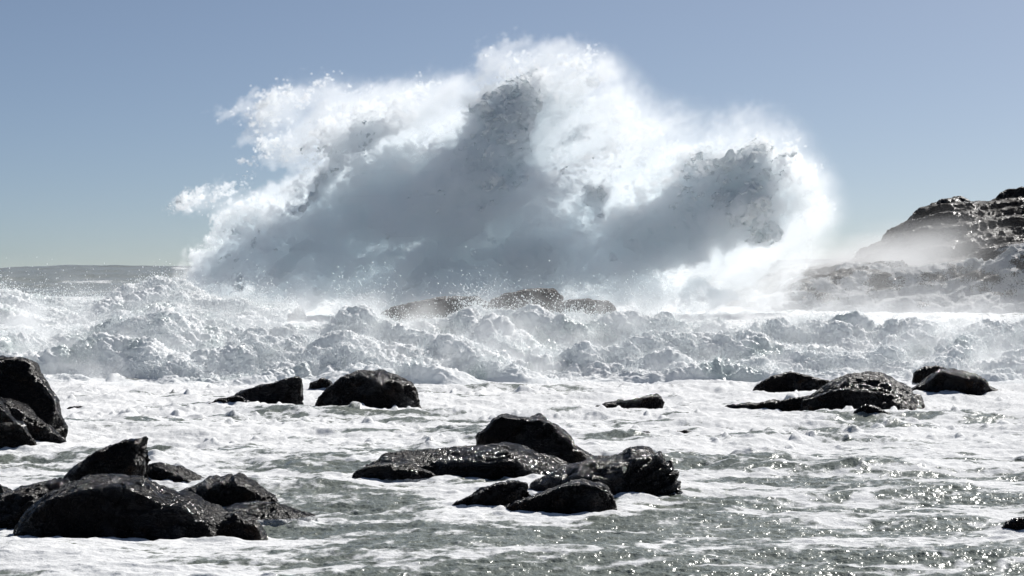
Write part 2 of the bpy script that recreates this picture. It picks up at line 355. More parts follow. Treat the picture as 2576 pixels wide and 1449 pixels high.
rock('black trapezium boulder at the right end of the right cluster', 94, [(2286,986),(2312,974),(2335,958),(2352,943),(2366,934),(2402,933),(2442,945),(2466,957),(2486,974),(2512,988)], 1003, 1.1, 1.0, n=300, m=180, seed=33, e=.6, amp=.025)
rock('low rock end peeping out of the foam behind the trapezium boulder', 101, [(2300,938),(2330,925),(2360,924),(2385,932),(2400,940)], 944, .4, .4, n=140, m=80, seed=34, foamf=wash(5, .0, .5))
rock('small wet rock at the lower right edge of the picture', 47, [(2532,1322),(2552,1312),(2580,1305),(2640,1301),(2700,1318)], 1322, .5, .5, n=160, m=90, seed=35, e=.85, amp=.07)
# kelp on the little rock
rng = np.random.RandomState(5)
kv, kf = [], []
for i in range(170):
    a = rng.rand(); px_ = 2178+a*62; qx = 1023+a*24-2+rng.normal(0, 1.5)
    b = np.array(W(px_, qx, 81.45)); L = .10+.10*rng.rand(); dr = np.array([rng.normal(.35, .5), rng.normal(-.2, .5), .5*rng.rand()]); dr /= np.linalg.norm(dr); sdv = np.cross(dr, [0, 0, 1.]); sdv /= np.linalg.norm(sdv)+1e-6
    k0 = len(kv)
    for t in range(4):
        c = b+dr*L*t/3+np.array([0, 0, -.10*(t/3)**2]); wd = .014*(1-.25*t)
        kv += [c-sdv*wd, c+sdv*wd+np.array([0, 0, .006])]
    for t in range(3): kf.append((k0+2*t, k0+2*t+1, k0+2*t+3, k0+2*t+2))
kv = np.array(kv)-np.array(krock.location)
link('kelp', new_mesh('kelp', kv, np.array(kf)), M_kelp, krock)
# rocks beyond the surf, seen through spray
rock('long low brownish reef rock behind the surf, left of the hump', 148, [(940,800),(965,786),(1000,771),(1080,756),(1150,748),(1200,750),(1240,770),(1260,790)], 800, 2.0, 1.5, zb=1.3, seed=36, mat=M_cliff, amp=.04, strata=(-.15,0,1), slam=.5, samp=.04, group='reef rocks behind the surf')
rock('rounded brown hump of rock in the spray behind the middle of the surf', 146, [(1225,790),(1235,764),(1270,744),(1320,732),(1360,729),(1390,731),(1408,745),(1418,766),(1430,790)], 800, 1.6, 1.5, zb=1.3, seed=37, mat=M_cliff, e=.7, amp=.03, group='reef rocks behind the surf')
rock('lower brown rock just right of the rounded hump in the spray', 144, [(1395,790),(1402,770),(1430,758),(1480,755),(1530,762),(1548,778),(1552,792)], 800, 1.4, 1.2, zb=1.3, seed=38, mat=M_cliff, amp=.035, group='reef rocks behind the surf')
log('rocks')
# ---------------------------------------------------------------- the water
def sea_height(x, y):
    """height of the sea without foam lumps"""
    z = .10*np.sin(y*.62+.5*np.sin(x*.11)+2.0*pn3(x*.05, y*.05, 0*x+3.3))*smooth(120, 90, y)
    z = z+.16*pn3(x*.16, y*.30, 0*x+1.7)+.09*pn3(x*.45, y*.75, 0*x+9.1)
    z = z+(.055*fbm(x*1.1, y*1.6, 0*x+4.0, 3, mode=2))
    up = smooth(116, 127, y)*1.6
    z = z+up*smooth(900, 330, y)
    z = z+.35*pn3(x*.07, y*.09, 0*x+6.0)*smooth(118, 130, y)
    # a swell far out
    cr = 425+.22*x
    z = z+(3.9+.012*(x+60)+.35*pn3(x*.03, y*.01, 0*x+2.0))*np.exp(-((y-cr)/(60+20*(y > cr)))**2)
    z = z+.5*pn3(x*.05, y*.035, 0*x+8.0)*smooth(250, 330, y)+.22*fbm(x*.16, y*.1, 0*x+5.0, 3)*smooth(250, 330, y)
    return z
def foam_amount(x, y):
    wx = x+1.8*pn3(x*.22, y*.3, 0*x+11.0)+.5*pn3(x*.8, y*.9, 0*x+15.0); wy = y+2.4*pn3(x*.18, y*.25, 0*x+21.0)+.5*pn3(x*.7, y*.9, 0*x+25.0)
    a = fbm(wx*.17, wy*.34, 0*x+2.5, 4, gain=.55)
    lace = 1-np.abs(pn3(wx*.55, wy*.75, 0*x+7.5))*2.2; lace2 = 1-np.abs(pn3(wx*1.25, wy*1.5, 0*x+8.5))*2.2
    c = .475-.07*smooth(46, 41, y)+.07*smooth(44, 62, y)+.20*smooth(60, 98, y)
    big = pn3(x*.07, y*.12, 0*x+41.0)
    a = c+.60*a+.20*(lace-.4)+.16*(lace2-.4)+.24*big
    for x0, x1, ya, yb in FOOT:
        d = np.maximum(np.maximum(x0-x, x-x1), np.maximum(ya-y, (y-yb)*.7))
        a = a+.30*np.exp(-np.maximum(d, 0)/.45)*(d < 3)*(.45+pn3(x*.8, y*.8, 0*x+71.0))
    far = smooth(255, 320, y)
    a = a*(1-far)+far*(.19+.80*fbm(x*.10, y*.06, 0*x+3.0, 4)+.16*fbm(x*.5, y*.3, 0*x+1.0, 2))
    return a
def collar(x, y):
    h = 0*x
    for x0, x1, ya, yb in FOOT:
        d = np.maximum(np.maximum(x0-x, x-x1), np.maximum(ya-y, (y-yb)*.7))
        h = np.maximum(h, np.exp(-np.maximum(d, 0)/.3)*(d < 2))
    return h
def sea_sheet(rows, ncol, halfang):
    rows = np.asarray(rows); cc = np.linspace(-1, 1, ncol)*math.tan(math.radians(halfang))
    y = np.repeat(rows[:, None], ncol, 1); x = cc[None, :]*y
    z = sea_height(x, y); f = foam_amount(x, y)
    ff = smooth(.40, .60, f); near = smooth(130, 118, y)
    z = z+near*smooth(44, 60, y)*(.15*pn3(x*.5, y*.36, 0*x+51.0)+.06*fbm(x*1.0, y*.8, 0*x+61.0, 2, mode=1))
    lum = np.maximum(fbm(x*1.5, y*1.3, 0*x+3.0, 4, gain=.55, mode=1), -.2)
    blobs = smooth(.25, .8, pn3(x*1.1, y*.9, 0*x+13.0))*smooth(-.15, .35, pn3(x*.13, y*.2, 0*x+33.0))+.6*smooth(.3, .7, pn3(x*2.3, y*2.0, 0*x+14.0))*smooth(-.1, .3, pn3(x*.2, y*.25, 0*x+35.0))
    amp = .35+.65*smooth(50, 80, y)
    z = z+ff*(.03+.055*lum*amp+.26*blobs*amp)*near
    cl_ = collar(x, y); z = z+near*cl_*np.maximum(.015+.11*pn3(x*1.3, y*1.1, 0*x+81.0)+.07*pn3(x*3.1, y*3.1, 0*x+83.0), -.03); f = f+.22*cl_*(pn3(x*1.3, y*1.1, 0*x+81.0)+.35)
    # chop on open water
    ch = fbm(x*2.3, y*2.0, 0*x+17.0, 3, mode=2)
    z = z+(1-ff)*.045*ch*near
    z = z+(1-near)*smooth(300, 250, y)*.3*fbm(x*.6, y*.4, 0*x, 4, mode=1)
    return np.stack([x, y, z], -1), f
v = np.linspace(640, 362, 900); rows = 5*FPX/(v-HZ)
r2 = np.concatenate([rows[rows < 131], np.geomspace(131.5, 330, 200), np.geomspace(332, 520, 150), np.geomspace(530, 9000, 60)])
Vs, Fs = sea_sheet(r2, 1500, 15.5)
me = new_mesh('sea', Vs.reshape(-1, 3), grid_faces(len(r2), 1500), attrs={'foam': Fs.ravel()})
sea = tag(link('sea', me, M_sea), kind='structure')
log('sea')

def surf(x0, x1, n, m, toe, crest, back, zt, zc, zb, amp, seed, dens=1.0):
    """a bore of white water: a sheet rolled over toe, face, crest and back, with cauliflower lumps; arguments are functions of x"""
    x = np.linspace(x0, x1, n); t = np.linspace(0, 1, m)
    ty, cy_, by = toe(x), crest(x), back(x); tz, cz, bz = zt(x), zc(x), zb(x)
    t1 = np.clip(t/.62, 0, 1)[:, None]; t2 = np.clip((t-.62)/.38, 0, 1)[:, None]
    tr = .09*np.sin(2*np.pi*(2.5*t1+.8*np.sin(x*.17)+.5*np.sin(x*.41+1)))*smooth(0, .15, t1)*smooth(1, .85, t1)
    fy = ty+(cy_-ty)*(t1+tr*.5); fz = tz+(cz-tz)*((1-(1-t1)**1.25)-tr)
    y = np.where(t2 > 0, cy_+(by-cy_)*t2, fy); z = np.where(t2 > 0, bz+(cz-bz)*(.5+.5*np.cos(np.pi*t2)), fz)
    X = np.repeat(x[None], m, 0)
    P = np.stack([X, y, z], -1)
    env = (smooth(0, .14, t)*smooth(1, .85, t))[:, None]
    def nrm(P):
        a = np.gradient(P, axis=1); b = np.gradient(P, axis=0)
        k = np.cross(a, b); k /= np.linalg.norm(k, axis=-1, keepdims=True)+1e-9
        return k
    N = nrm(P)
    q = P+np.array([seed*13.7, 0, seed*3.1])
    def lump(P, s, sd):
        wq = .3/s
        wx = P[..., 0]+wq*pn3(P[..., 0]*s, P[..., 1]*s, P[..., 2]*s+sd+50)
        return np.abs(pn3(wx*s, P[..., 1]*s, P[..., 2]*s*1.1+sd))
    D = amp*(.62*pn3(q[..., 0]*.22, q[..., 1]*.3, q[..., 2]*.3+1)+.50*(lump(q, .5, 2)-.25))
    P = P+N*(D*env)[..., None]+np.array([0, 0, .5])*(np.maximum(D, 0)*env)[..., None]
    for sc_, am, o in ((1.1, .50, 3), (2.3, .27, 4), (4.6, .15, 5), (9.5, .075, 6)):
        N = nrm(P)*.65+np.array([.12, -.1, .5]); q = P+np.array([seed*13.7, 0, seed*3.1])
        rg_ = 1-np.abs(pn3(q[..., 0]*sc_+.35*pn3(q[..., 0]*sc_*.6, q[..., 1]*sc_*.6, q[..., 2]*sc_*.6), q[..., 1]*sc_, q[..., 2]*sc_*.8+o))*2.2
        lo_ = .55+.45*pn3(q[..., 0]*.35, q[..., 1]*.35, q[..., 2]*.5+o*9)
        P = P+N*(amp*am*np.maximum(rg_, -.6)*lo_*env*.72)[..., None]
    return P, nrm(P)
def drops_mesh(name, C, R, rng, stretch=None):
    """many small water drops as one mesh of little octahedra"""
    base = np.array([(1,0,0),(-1,0,0),(0,1,0),(0,-1,0),(0,0,1.),(0,0,-1)])
    tri = np.array([(0,2,4),(2,1,4),(1,3,4),(3,0,4),(2,0,5),(1,2,5),(3,1,5),(0,3,5)])
    n = len(C)
    q = rng.uniform(.65, 1.35, (n, 6, 1))
    V = C[:, None, :]+base[None]*R[:, None, None]*q
    F = tri[None]+(np.arange(n)*6)[:, None, None]
    return V.reshape(-1, 3), F.reshape(-1, 3)
def specks_mesh(C, R, rng):
    base = np.array([(1,1,1),(1,-1,-1),(-1,1,-1),(-1,-1,1.)])*.8
    tri = np.array([(0,1,2),(0,3,1),(0,2,3),(1,3,2)]); n = len(C)
    V = C[:, None, :]+base[None]*R[:, None, None]*rng.uniform(.6, 1.4, (n, 4, 1))
    return V.reshape(-1, 3), (tri[None]+(np.arange(n)*4)[:, None, None]).reshape(-1, 3)
def strands(P, N, n, seed, length, wid, where):
    """thin tongues of water thrown off a crest, each a tapering bent spike"""
    rng = np.random.RandomState(seed); m, k = P.shape[:2]
    i = rng.randint(int(m*.1), int(m*.72), n*4); j = rng.randint(0, k, n*4); p = P[i, j]
    cl = pn3(p[:, 0]*.6, p[:, 1]*.5, p[:, 2]+seed)
    keep = np.nonzero(rng.rand(len(p)) < smooth(-.1, .6, cl)*where(p))[0][:n]
    p = p[keep]; q = N[i[keep], j[keep]]*.7+np.array([0, -.1, .9])+rng.normal(0, .45, (len(keep), 3))
    q /= np.linalg.norm(q, axis=1)[:, None]; L = length*(.3+rng.rand(len(keep))**2*1.2)
    side = np.cross(q, rng.normal(size=q.shape)); side /= np.linalg.norm(side, axis=1)[:, None]; sd2 = np.cross(q, side)
    V = []; S = 6
    bend = rng.normal(0, .35, (len(keep), 3))-np.array([0, 0, .35])
    for t in range(S):
        u = t/(S-1); c = p+q*(L*u)[:, None]+bend*(L*u*u)[:, None]-q*.03
        r = wid*(1-.8*u)*(.6+.8*rng.rand(len(keep)))
        for a in range(3):
            an_ = a*2.0944+u*1.5
            V.append(c+(side*math.cos(an_)+sd2*math.sin(an_))*r[:, None])
    V = np.stack(V, 1)
    F = []
    for t in range(S-1):
        for a in range(3):
            b = (a+1) % 3; F += [(t*3+a, t*3+b, t*3+3+b), (t*3+a, t*3+3+b, t*3+3+a)]
    F = np.array(F)[None]+(np.arange(len(keep))*S*3)[:, None, None]
    return V.reshape(-1, 3), F.reshape(-1, 3)
def join(*vf):
    o = 0; Vs_, Fs_ = [], []
    for V, F in vf: Vs_.append(V); Fs_.append(F+o); o += len(V)
    return np.concatenate(Vs_), np.concatenate(Fs_)
def fountain(pts, Y, n, seed, spread, up):
    """drops flung up in bursts above the crest; bursts are (p, q, share)"""
    rng = np.random.RandomState(seed); C = []
    for p_, q_, sh in pts:
        k = int(n*sh); b = np.array(W(p_, q_, Y))
        a = rng.normal(0, .5, k); r = rng.rand(k)**.7
        c = np.stack([b[0]+spread*a*r*1.6+rng.normal(0, .25, k), Y+rng.normal(0, .8, k), b[2]+up*r*np.abs(rng.normal(.45, .4, k))-.2], -1)
        C.append(c)
    C = np.concatenate(C)
    return specks_mesh(C, .007+.030*rng.rand(len(C))**4, rng)
def surf_drops(P, N, n, seed, reach, rmin, rmax, bias=None):
    rng = np.random.RandomState(seed); m, k = P.shape[:2]
    i = rng.randint(int(m*.08), int(m*.85), n*3); j = rng.randint(0, k, n*3)
    p = P[i, j]; cl = pn3(p[:, 0]*.45, p[:, 1]*.45, p[:, 2]*.8+seed)+.5*pn3(p[:, 0]*1.7, p[:, 1]*1.7, p[:, 2]*1.7+seed)
    keep = (rng.rand(len(p)) < smooth(-.5, .7, cl+(0 if bias is None else bias(p))))
    i, j, p = i[keep][:n], j[keep][:n], p[keep][:n]; cl = cl[keep][:n]
    d = rng.exponential(reach, len(p))*(.5+smooth(0, .8, cl)*1.2)
    dirn = N[i, j]*.6+np.array([0, -.25, .75])+rng.normal(0, .28, (len(p), 3))
    C = p+dirn*d[:, None]
    R = rmin+(rmax-rmin)*rng.rand(len(p))**4
    return drops_mesh('drops', C, R, rng)
c1 = prof([(-200,815),(0,815),(120,805),(250,790),(350,780),(450,778),(530,795),(620,805),(720,795),(810,790),(850,770),(900,750),(950,772),(1000,795),(1060,790),(1120,782),(1160,765),(1190,752),(1230,765),(1300,778),
   (1400,785),(1500,785),(1600,782),(1660,770),(1720,790),(1800,795),(2000,792),(2200,785),(2400,790),(2576,790),(2800,790)], 122)
P1, N1 = surf(-29, 29, 1500, 560, lambda x: 104+.9*np.sin(x*.23)+.6*np.sin(x*.61+1), lambda x: 122+1.0*np.sin(x*.31+2), lambda x: 130+0*x,
   lambda x: -.15+0*x, lambda x: c1(x)-.85, lambda x: 1.5+0*x, 1.0, 1)
wave = bpy.data.objects.new('breaking_wave', None); COL.objects.link(wave); wave.location = (0, 112, 0)
tag(wave, 'long tumbling bore of white water across the whole picture behind the boulders', 'wave')
child('white_water', new_mesh('white_water', P1.reshape(-1, 3), grid_faces(*P1.shape[:2])), M_surf, wave)
V, F = join(surf_drops(P1, N1, 260000, 3, .14, .006, .035), strands(P1, N1, 14000, 4, .42, .022, lambda p: .4+.6*smooth(0, 2.5, p[:, 2])),
   fountain([(900,765,.22),(940,770,.08),(1200,758,.26),(1160,770,.06),(1600,775,.2),(1640,770,.12),(540,790,.05),(700,790,.06),(1750,790,.05),(1330,775,.1),(1450,780,.12),(2060,790,.04)], 121.5, 6000, 6, 1.6, 2.0))
tag(child('water_drops', new_mesh('water_drops', V, F, False), M_drop, wave), kind='stuff')
log('surf')
# the wave breaking further out on the left
c2 = prof([(-300,712),(0,712),(60,716),(130,728),(200,742),(260,735),(300,705),(340,700),(400,690),(440,684),(480,710),(560,728),(640,740)], 158)
P2, N2 = surf(-40, -14, 700, 260, lambda x: 146+1.5*np.sin(x*.3), lambda x: 158+1.5*np.sin(x*.21+2), lambda x: 168+0*x,
   lambda x: 1.2+0*x, lambda x: c2(x)-.8, lambda x: 1.2+0*x, .8, 5)
wave2 = bpy.data.objects.new('breaking_wave', None); COL.objects.link(wave2); wave2.location = (-28, 158, 1)
tag(wave2, 'smaller foaming wave breaking at the left foot of the great splash', 'wave')
child('white_water', new_mesh('white_water', P2.reshape(-1, 3), grid_faces(*P2.shape[:2])), M_surf, wave2)
V, F = surf_drops(P2, N2, 40000, 8, .3, .012, .06)
tag(child('water_drops', new_mesh('water_drops', V, F, False), M_drop, wave2), kind='stuff')
log('surf 2')
# ---------------------------------------------------------------- the headland on the right
Yr = 226.0
ridge = prof([(1900,800),(1960,745),(2050,700),(2130,650),(2200,598),(2250,562),(2290,535),(2332,514),(2380,497),(2420,491),(2460,496),(2492,496),(2530,482),(2576,471),(2680,440),(2900,420),(3300,400)], Yr)
shelf = prof([(1900,760),(1950,725),(1990,690),(2050,672),(2120,662),(2200,655),(2300,652),(2400,662),(2480,640),(2576,600),(2800,560),(3300,540)], 200.0)
nx, ny = 760, 520
hx = np.linspace(20, 76, nx); hy = np.concatenate([np.linspace(184, 228, 430), np.linspace(228.4, 275, 90)])
X, Yh = np.meshgrid(hx, hy)
wob = 3.0*pn3(X*.09, Yh*.09, 0*X+2)
zr = ridge(X); zsf = shelf(X*(Yh/Yh))
up = smooth(0, 1, (Yh-203-wob)/(Yr-203))
lowr = smooth(0, 1, (Yh-189-wob*.6)/10.0)
z = .8+(zsf-.8)*lowr*.95
z = np.maximum(z, 0.8+(zr-.8)*np.clip((Yh-200-wob)/(Yr-200), 0, 1)**.75)
z = z*(Yh < Yr)+(Yh >= Yr)*(zr-(Yh-Yr)*.22)
z = z-(1.0+.1*smooth(46, 36, X))*smooth(1.2, 4, z)+.9*fbm(X*.13, Yh*.13, z*.2, 4, mode=2)*smooth(.8, 3, z)
# ledges: layers tilted with the slope
c = z-.20*X+.05*Yh+1.5*pn3(X*.07, Yh*.07, 0*X+9)+.7*pn3(X*.22, Yh*.22, 0*X+19)
lam = 1.25; fl = np.floor(c/lam); fr = c/lam-fl
c2_ = (fl+smooth(.25, .75, fr)**1.0)*lam
lam2 = .42; fl2 = np.floor(c2_/lam2); fr2 = c2_/lam2-fl2
tm = .45+.55*smooth(-.35, .35, pn3(X*.1, Yh*.13, 0*X+29))
z = z+(c2_-c)*tm+((fl2+smooth(.2, .8, fr2))*lam2-c2_)*.8*smooth(-.4, .3, pn3(X*.2, Yh*.2, 0*X+39))
z = z+.22*fbm(X*.3, Yh*.3, z*.3, 3, mode=2)+.10*fbm(X*.8, Yh*.8, z*.8, 4, mode=2)+.05*fbm(X*2.2, Yh*2.2, z*2.2, 3, mode=1)
z = z+.09*np.abs(((X*.55+z*.4+Yh*.2+.6*pn3(X*.3, Yh*.3, z*.3)) % 1.0)-.5)*2*smooth(1, 2, z)+.05*np.abs(((X*1.3-z*.9+Yh*.4+.6*pn3(X*.5, Yh*.5, z*.5+9)) % 1.0)-.5)*2
Ph = np.stack([X, Yh, z], -1)
# push the faces about so that they are not pure terraces
Ph[..., 1] += .5*fbm(X*.7, z*.9, Yh*.2, 3, mode=2)
hp = X/Yh*FPX/K+512/K; hq = (HZ-(z-EYE)*FPX/Yh)/K           # only to say where the water runs
gully = np.exp(-((X-.0-(50.2-1.7*(z-1)))/1.5)**2)*smooth(5.0, 3.0, z)
sm_ = smooth(208, 201, Yh+wob*.5)
fo = -1.2+sm_*(1.68+.35*smooth(3.5, 1.6, z))+1.6*gully+.5*smooth(2.4, .9, z)*sm_+(.85*fbm(X*.35, Yh*.25, z*.5, 4)+.25*fbm(X*.6, z*2.2, Yh*.1, 3, mode=2))*sm_
head = link('headland', new_mesh('headland', Ph.reshape(-1, 3), grid_faces(ny, nx), attrs={'foam': fo.ravel()}), M_cliff)
tag(head, kind='structure')
log('headland')
# ---------------------------------------------------------------- the great splash
Y0 = 180.0
PS = K*Y0/FPX                       # metres per reading pixel at the plume
OUT = np.array([(430,830),(425,740),(470,655),(515,610),(545,560),(510,540),(462,520),(480,497),(540,480),(620,470),(700,445),(745,432),
 (690,415),(615,405),(655,380),(610,345),(645,320),(605,292),(537,290),(590,262),(640,235),(720,212),(830,190),(930,200),(1040,190),
 (1150,188),(1205,182),(1192,140),(1220,112),(1290,92),(1380,86),(1470,100),(1550,140),(1605,190),(1640,240),(1700,250),(1770,270),
 (1830,275),(1860,255),(1930,262),(1995,300),(2045,360),(2080,440),(2100,520),(2085,600),(2040,690),(1990,760),(1960,830)], float)
GST = 7.5; GX = np.arange(400, 2440, GST); GZ = np.arange(60, 840, GST); ND = 58; DY = 0.27
def poly_sd(P, x, y):
    d = np.full(x.shape, 1e9); ins = np.zeros(x.shape, bool); n = len(P)
    for i in range(n):
        ax, ay = P[i]; bx, by = P[(i+1) % n]
        ex, ey = bx-ax, by-ay
        t = np.clip(((x-ax)*ex+(y-ay)*ey)/(ex*ex+ey*ey), 0, 1)
        d = np.minimum(d, np.hypot(x-ax-t*ex, y-ay-t*ey))
        c = ((ay > y) != (by > y)) & (x < (bx-ax)*(y-ay)/(by-ay+1e-9)+ax)
        ins ^= c
    return np.where(ins, d, -d)
gx, gz = np.meshgrid(GX, GZ, indexing='ij')
sdp = poly_sd(OUT, gx, gz)
wgx = 60*pn3(gx/150., gz/150., 0*gx+.3)+34*pn3(gx/60., gz/60., 0*gx+5.3)+18*pn3(gx/28., gz/28., 0*gx+15.3)
wgz = 60*pn3(gx/150., gz/150., 0*gx+9.3)+34*pn3(gx/60., gz/60., 0*gx+25.3)+18*pn3(gx/28., gz/28., 0*gx+35.3)
def blob(cx, cz, rx, rz, ang=0):
    c, s = math.cos(math.radians(ang)), math.sin(math.radians(ang))
    dx, dz = gx+wgx-cx, gz+wgz-cz
    a = (dx*c+dz*s)/rx; b = (-dx*s+dz*c)/rz
    return np.exp(-(a*a+b*b)**1.3)
# how much water each part of the plume carries
D2 = 0.16+0*gx
for cx, cz, rx, rz, an, wgt in [(1285,205,65,50,0,1.3),(1260,300,70,80,10,1.6),(1225,420,85,95,0,1.5),(1190,520,120,100,-20,1.2),
   (710,380,85,28,10,1.0),(630,350,30,22,-30,.7),(905,362,26,60,50,.75),(960,455,120,42,-38,1.0),(790,462,85,26,-35,.8),(1010,545,150,50,-35,.9),
   (555,545,42,55,20,1.1),(590,500,50,18,0,.8),(600,620,110,80,-45,1.3),(720,650,200,75,-25,1.2),(960,705,260,50,-8,1.1),(1300,560,190,60,-30,1.0),(1250,700,240,60,-12,1.1),
   (1505,490,45,22,-40,.8),(1620,560,150,45,-18,1.1),(1850,420,95,75,20,1.5),(1790,520,120,70,0,1.3),(1880,560,70,90,0,1.2),(1740,380,22,60,25,.7),(1600,660,200,50,-15,.9),(1560,740,330,40,0,1.1),(1930,470,30,70,10,.8),
   (880,570,120,50,-25,-.33),(1120,640,130,50,-25,-.25),(700,500,70,30,-20,-.3),(1420,430,80,110,30,-.8),(1930,680,90,110,20,-.9),(1450,640,100,40,-40,-.4),(850,740,120,30,-20,-.3)]:
    D2 += wgt*blob(cx, cz, rx, rz, an)
D2 = np.maximum(D2, .1)
left = smooth(1750, 1150, gx+0.35*(gz-300))                     # crisp on the windward side
soft = 9+50*(1-left)*smooth(700, 300, gz)+26*(1-left)
soft = np.where((gx > 700) & (gx < 1200) & (gz < 330), 26+0*soft, soft)
# thickness of the plume front to back, metres
thick = 1.2+8.2*(1-np.exp(-np.maximum(sdp, 0)/170.0))
yy = (np.arange(ND)-ND/2+0.5)*DY
cy0 = 1.2*np.sin(gx/210.0)+1.0*np.cos(gz/140.0)
t = (yy[None, None, :]-(cy0+.24*thick)[:, :, None])/(0.36*thick[:, :, None])
prof3 = (1-np.abs(t)**2.2)*np.minimum(140.0, 60+0*sdp)[:, :, None]   # positive inside
F3 = np.minimum(sdp[:, :, None]+0*t, prof3)
# dense clotted water: leans to the front of the cloud, buried in mist near the bottom
low = smooth(500, 660, gz)
kc = -.2*thick+cy0
kt = thick*.66
tk = (yy[None, None, :]-kc[:, :, None])/(0.5*kt[:, :, None])
inset = 6+34*left*smooth(480, 400, gz)+110*(1-left)*smooth(780, 600, gz)+38*smooth(430, 330, gz)
K3 = np.minimum(np.minimum((sdp-inset)*1.8, (D2-.5)*250)[:, :, None]+0*tk, (1-np.abs(tk)**2.0)*(kt*.5/PS)[:, :, None]*.9)
# broken up by lumps, drawn out along the wind which carries the spray up to the right
x3, z3, y3 = np.broadcast_arrays(((GX*K-512)*Y0/FPX)[:, None, None].astype(np.float32), (EYE-(GZ*K-HZ)*Y0/FPX)[None, :, None].astype(np.float32), yy[None, None, :].astype(np.float32))
FLOW = math.radians(36); fc, fs = math.cos(FLOW), math.sin(FLOW)
w1 = pn3(x3*.2, y3*.2, z3*.2+4); w2 = pn3(x3*.2, y3*.2, z3*.2+44)
fu = (x3*fc+z3*fs)*.42+1.1*w1; fv = -x3*fs+z3*fc+1.1*w2
nb_ = pn3(fu*.26, y3*.26, fv*.26)+.5*pn3(fu*.55, y3*.55, fv*.55+7)
bl_ = lambda a, b, s, o: np.abs(pn3(a*s+o, y3*s, b*s+o))-.27
Kn = K3*PS+3.3*nb_+4.2*bl_(fu, fv, .5, 3.0)+3.2*bl_(x3*.75+w1, z3+w2, 1.0, 13.0)
# drifting mist: every clump trails spray downwind
core = smooth(-.6, .8, Kn)*1.0+.45*smooth(-20, 50, F3+55*nb_)
mist = np.zeros(core.shape, np.float32); acc = np.zeros_like(core[0])
a_ = math.exp(-GST/95.0)
for i in range(len(GX)):
    s_ = float(np.interp(GX[i], [400, 1300, 1750, 2100], [.55, .5, .1, -.25]))
    mv = np.roll(acc, -1 if s_ > 0 else 1, 0)
    acc = (1-abs(s_))*acc+abs(s_)*mv
    acc = .65*acc+.35*np.roll(acc, 1, 1)
    acc = a_*acc+(1-a_)*core[i]
    acc = .9*acc+.05*(np.roll(acc, 1, 1)+np.roll(acc, -1, 1))
    mist[i] = acc
mist *= smooth(0, 8, np.arange(len(GZ)))[None, :, None]*smooth(-28-22*(1-left), 36, sdp)[:, :, None]
mist *= (smooth(0, 6, np.arange(ND))*smooth(ND-1, ND-7, np.arange(ND)))[None, None, :]
front = 1-.88*smooth(.5, .95, D2)[:, :, None]*smooth(.15, -.45, tk)*smooth(620, 480, gz)[:, :, None]-.55*smooth(.5, .95, D2)[:, :, None]*smooth(.15, -.45, tk)*smooth(480, 620, gz)[:, :, None]
mist *= front
# short dense trails: crisp to windward, fading downwind, one behind every clump
seedn = pn3(fu*.95+50, y3*.9, fv*.95)+.45*pn3(x3*1.5+w1, y3*1.5, z3*1.5+60)
tips = np.zeros_like(gx)
for cx, cz, r_ in [(548,291,13),(625,345,15),(640,392,20),(470,515,20),(550,562,22),(735,480,22),(690,418,14),(905,360,22),(1175,265,18),(1205,190,16),(1490,492,16),(1700,430,16),(1205,135,16),(830,455,18),(990,560,22),(1400,500,14)]:
    tips += np.exp(-((gx-cx)**2+(gz-cz)**2)/r_**2)
sd3 = smooth(.12, .6, seedn+.42*(np.minimum(D2, 1.1)-.45)[:, :, None])*smooth(0, 45, F3)*smooth(.62, -.1, np.abs(tk))+1.6*tips[:, :, None]*smooth(.5, .1, np.abs(tk+.15))*smooth(-10, 8, sdp)[:, :, None]
trail = np.zeros(core.shape, np.float32); acc = np.zeros_like(core[0]); a_ = math.exp(-GST/48.0)
for i in range(len(GX)):
    s_ = float(np.interp(GX[i], [400, 1300, 1750, 2100], [.6, .55, .25, -.1]))
    mv = np.roll(acc, -1 if s_ > 0 else 1, 0)
    acc = (1-abs(s_))*acc+abs(s_)*mv
    acc = .85*acc+.15*np.roll(acc, 1, 1)
    acc = np.maximum(a_*acc, np.minimum(sd3[i], 1.3))
    trail[i] = acc
trail *= smooth(-12, 20, sdp)[:, :, None]*(smooth(0, 6, np.arange(ND))*smooth(ND-1, ND-7, np.arange(ND)))[None, None, :]
A = np.stack([F3, soft[:, :, None]+0*F3, sdp[:, :, None]+0*F3], -1).astype(np.float32)
NXg, NZg = len(GX), len(GZ)
X = (GX*K-512)*Y0/FPX; Z = EYE-(GZ*K-HZ)*Y0/FPX; Yv = Y0+yy
P = np.stack(np.broadcast_arrays(X[:, None, None], Yv[None, None, :], Z[None, :, None]), -1)
# order: z ascending for a right handed lattice
P = P[:, ::-1]; K3 = K3[:, ::-1]; B = np.stack([mist[:, ::-1], Kn[:, ::-1], trail[:, ::-1]], -1).astype(np.float32); A = A[:, ::-1]; mist = mist[:, ::-1]
log('plume lattice %s' % (P.shape,))
rngp = np.random.RandomState(11)
nlat = P.shape[0]*P.shape[1]*P.shape[2]
ND_ = nlat//4+10000
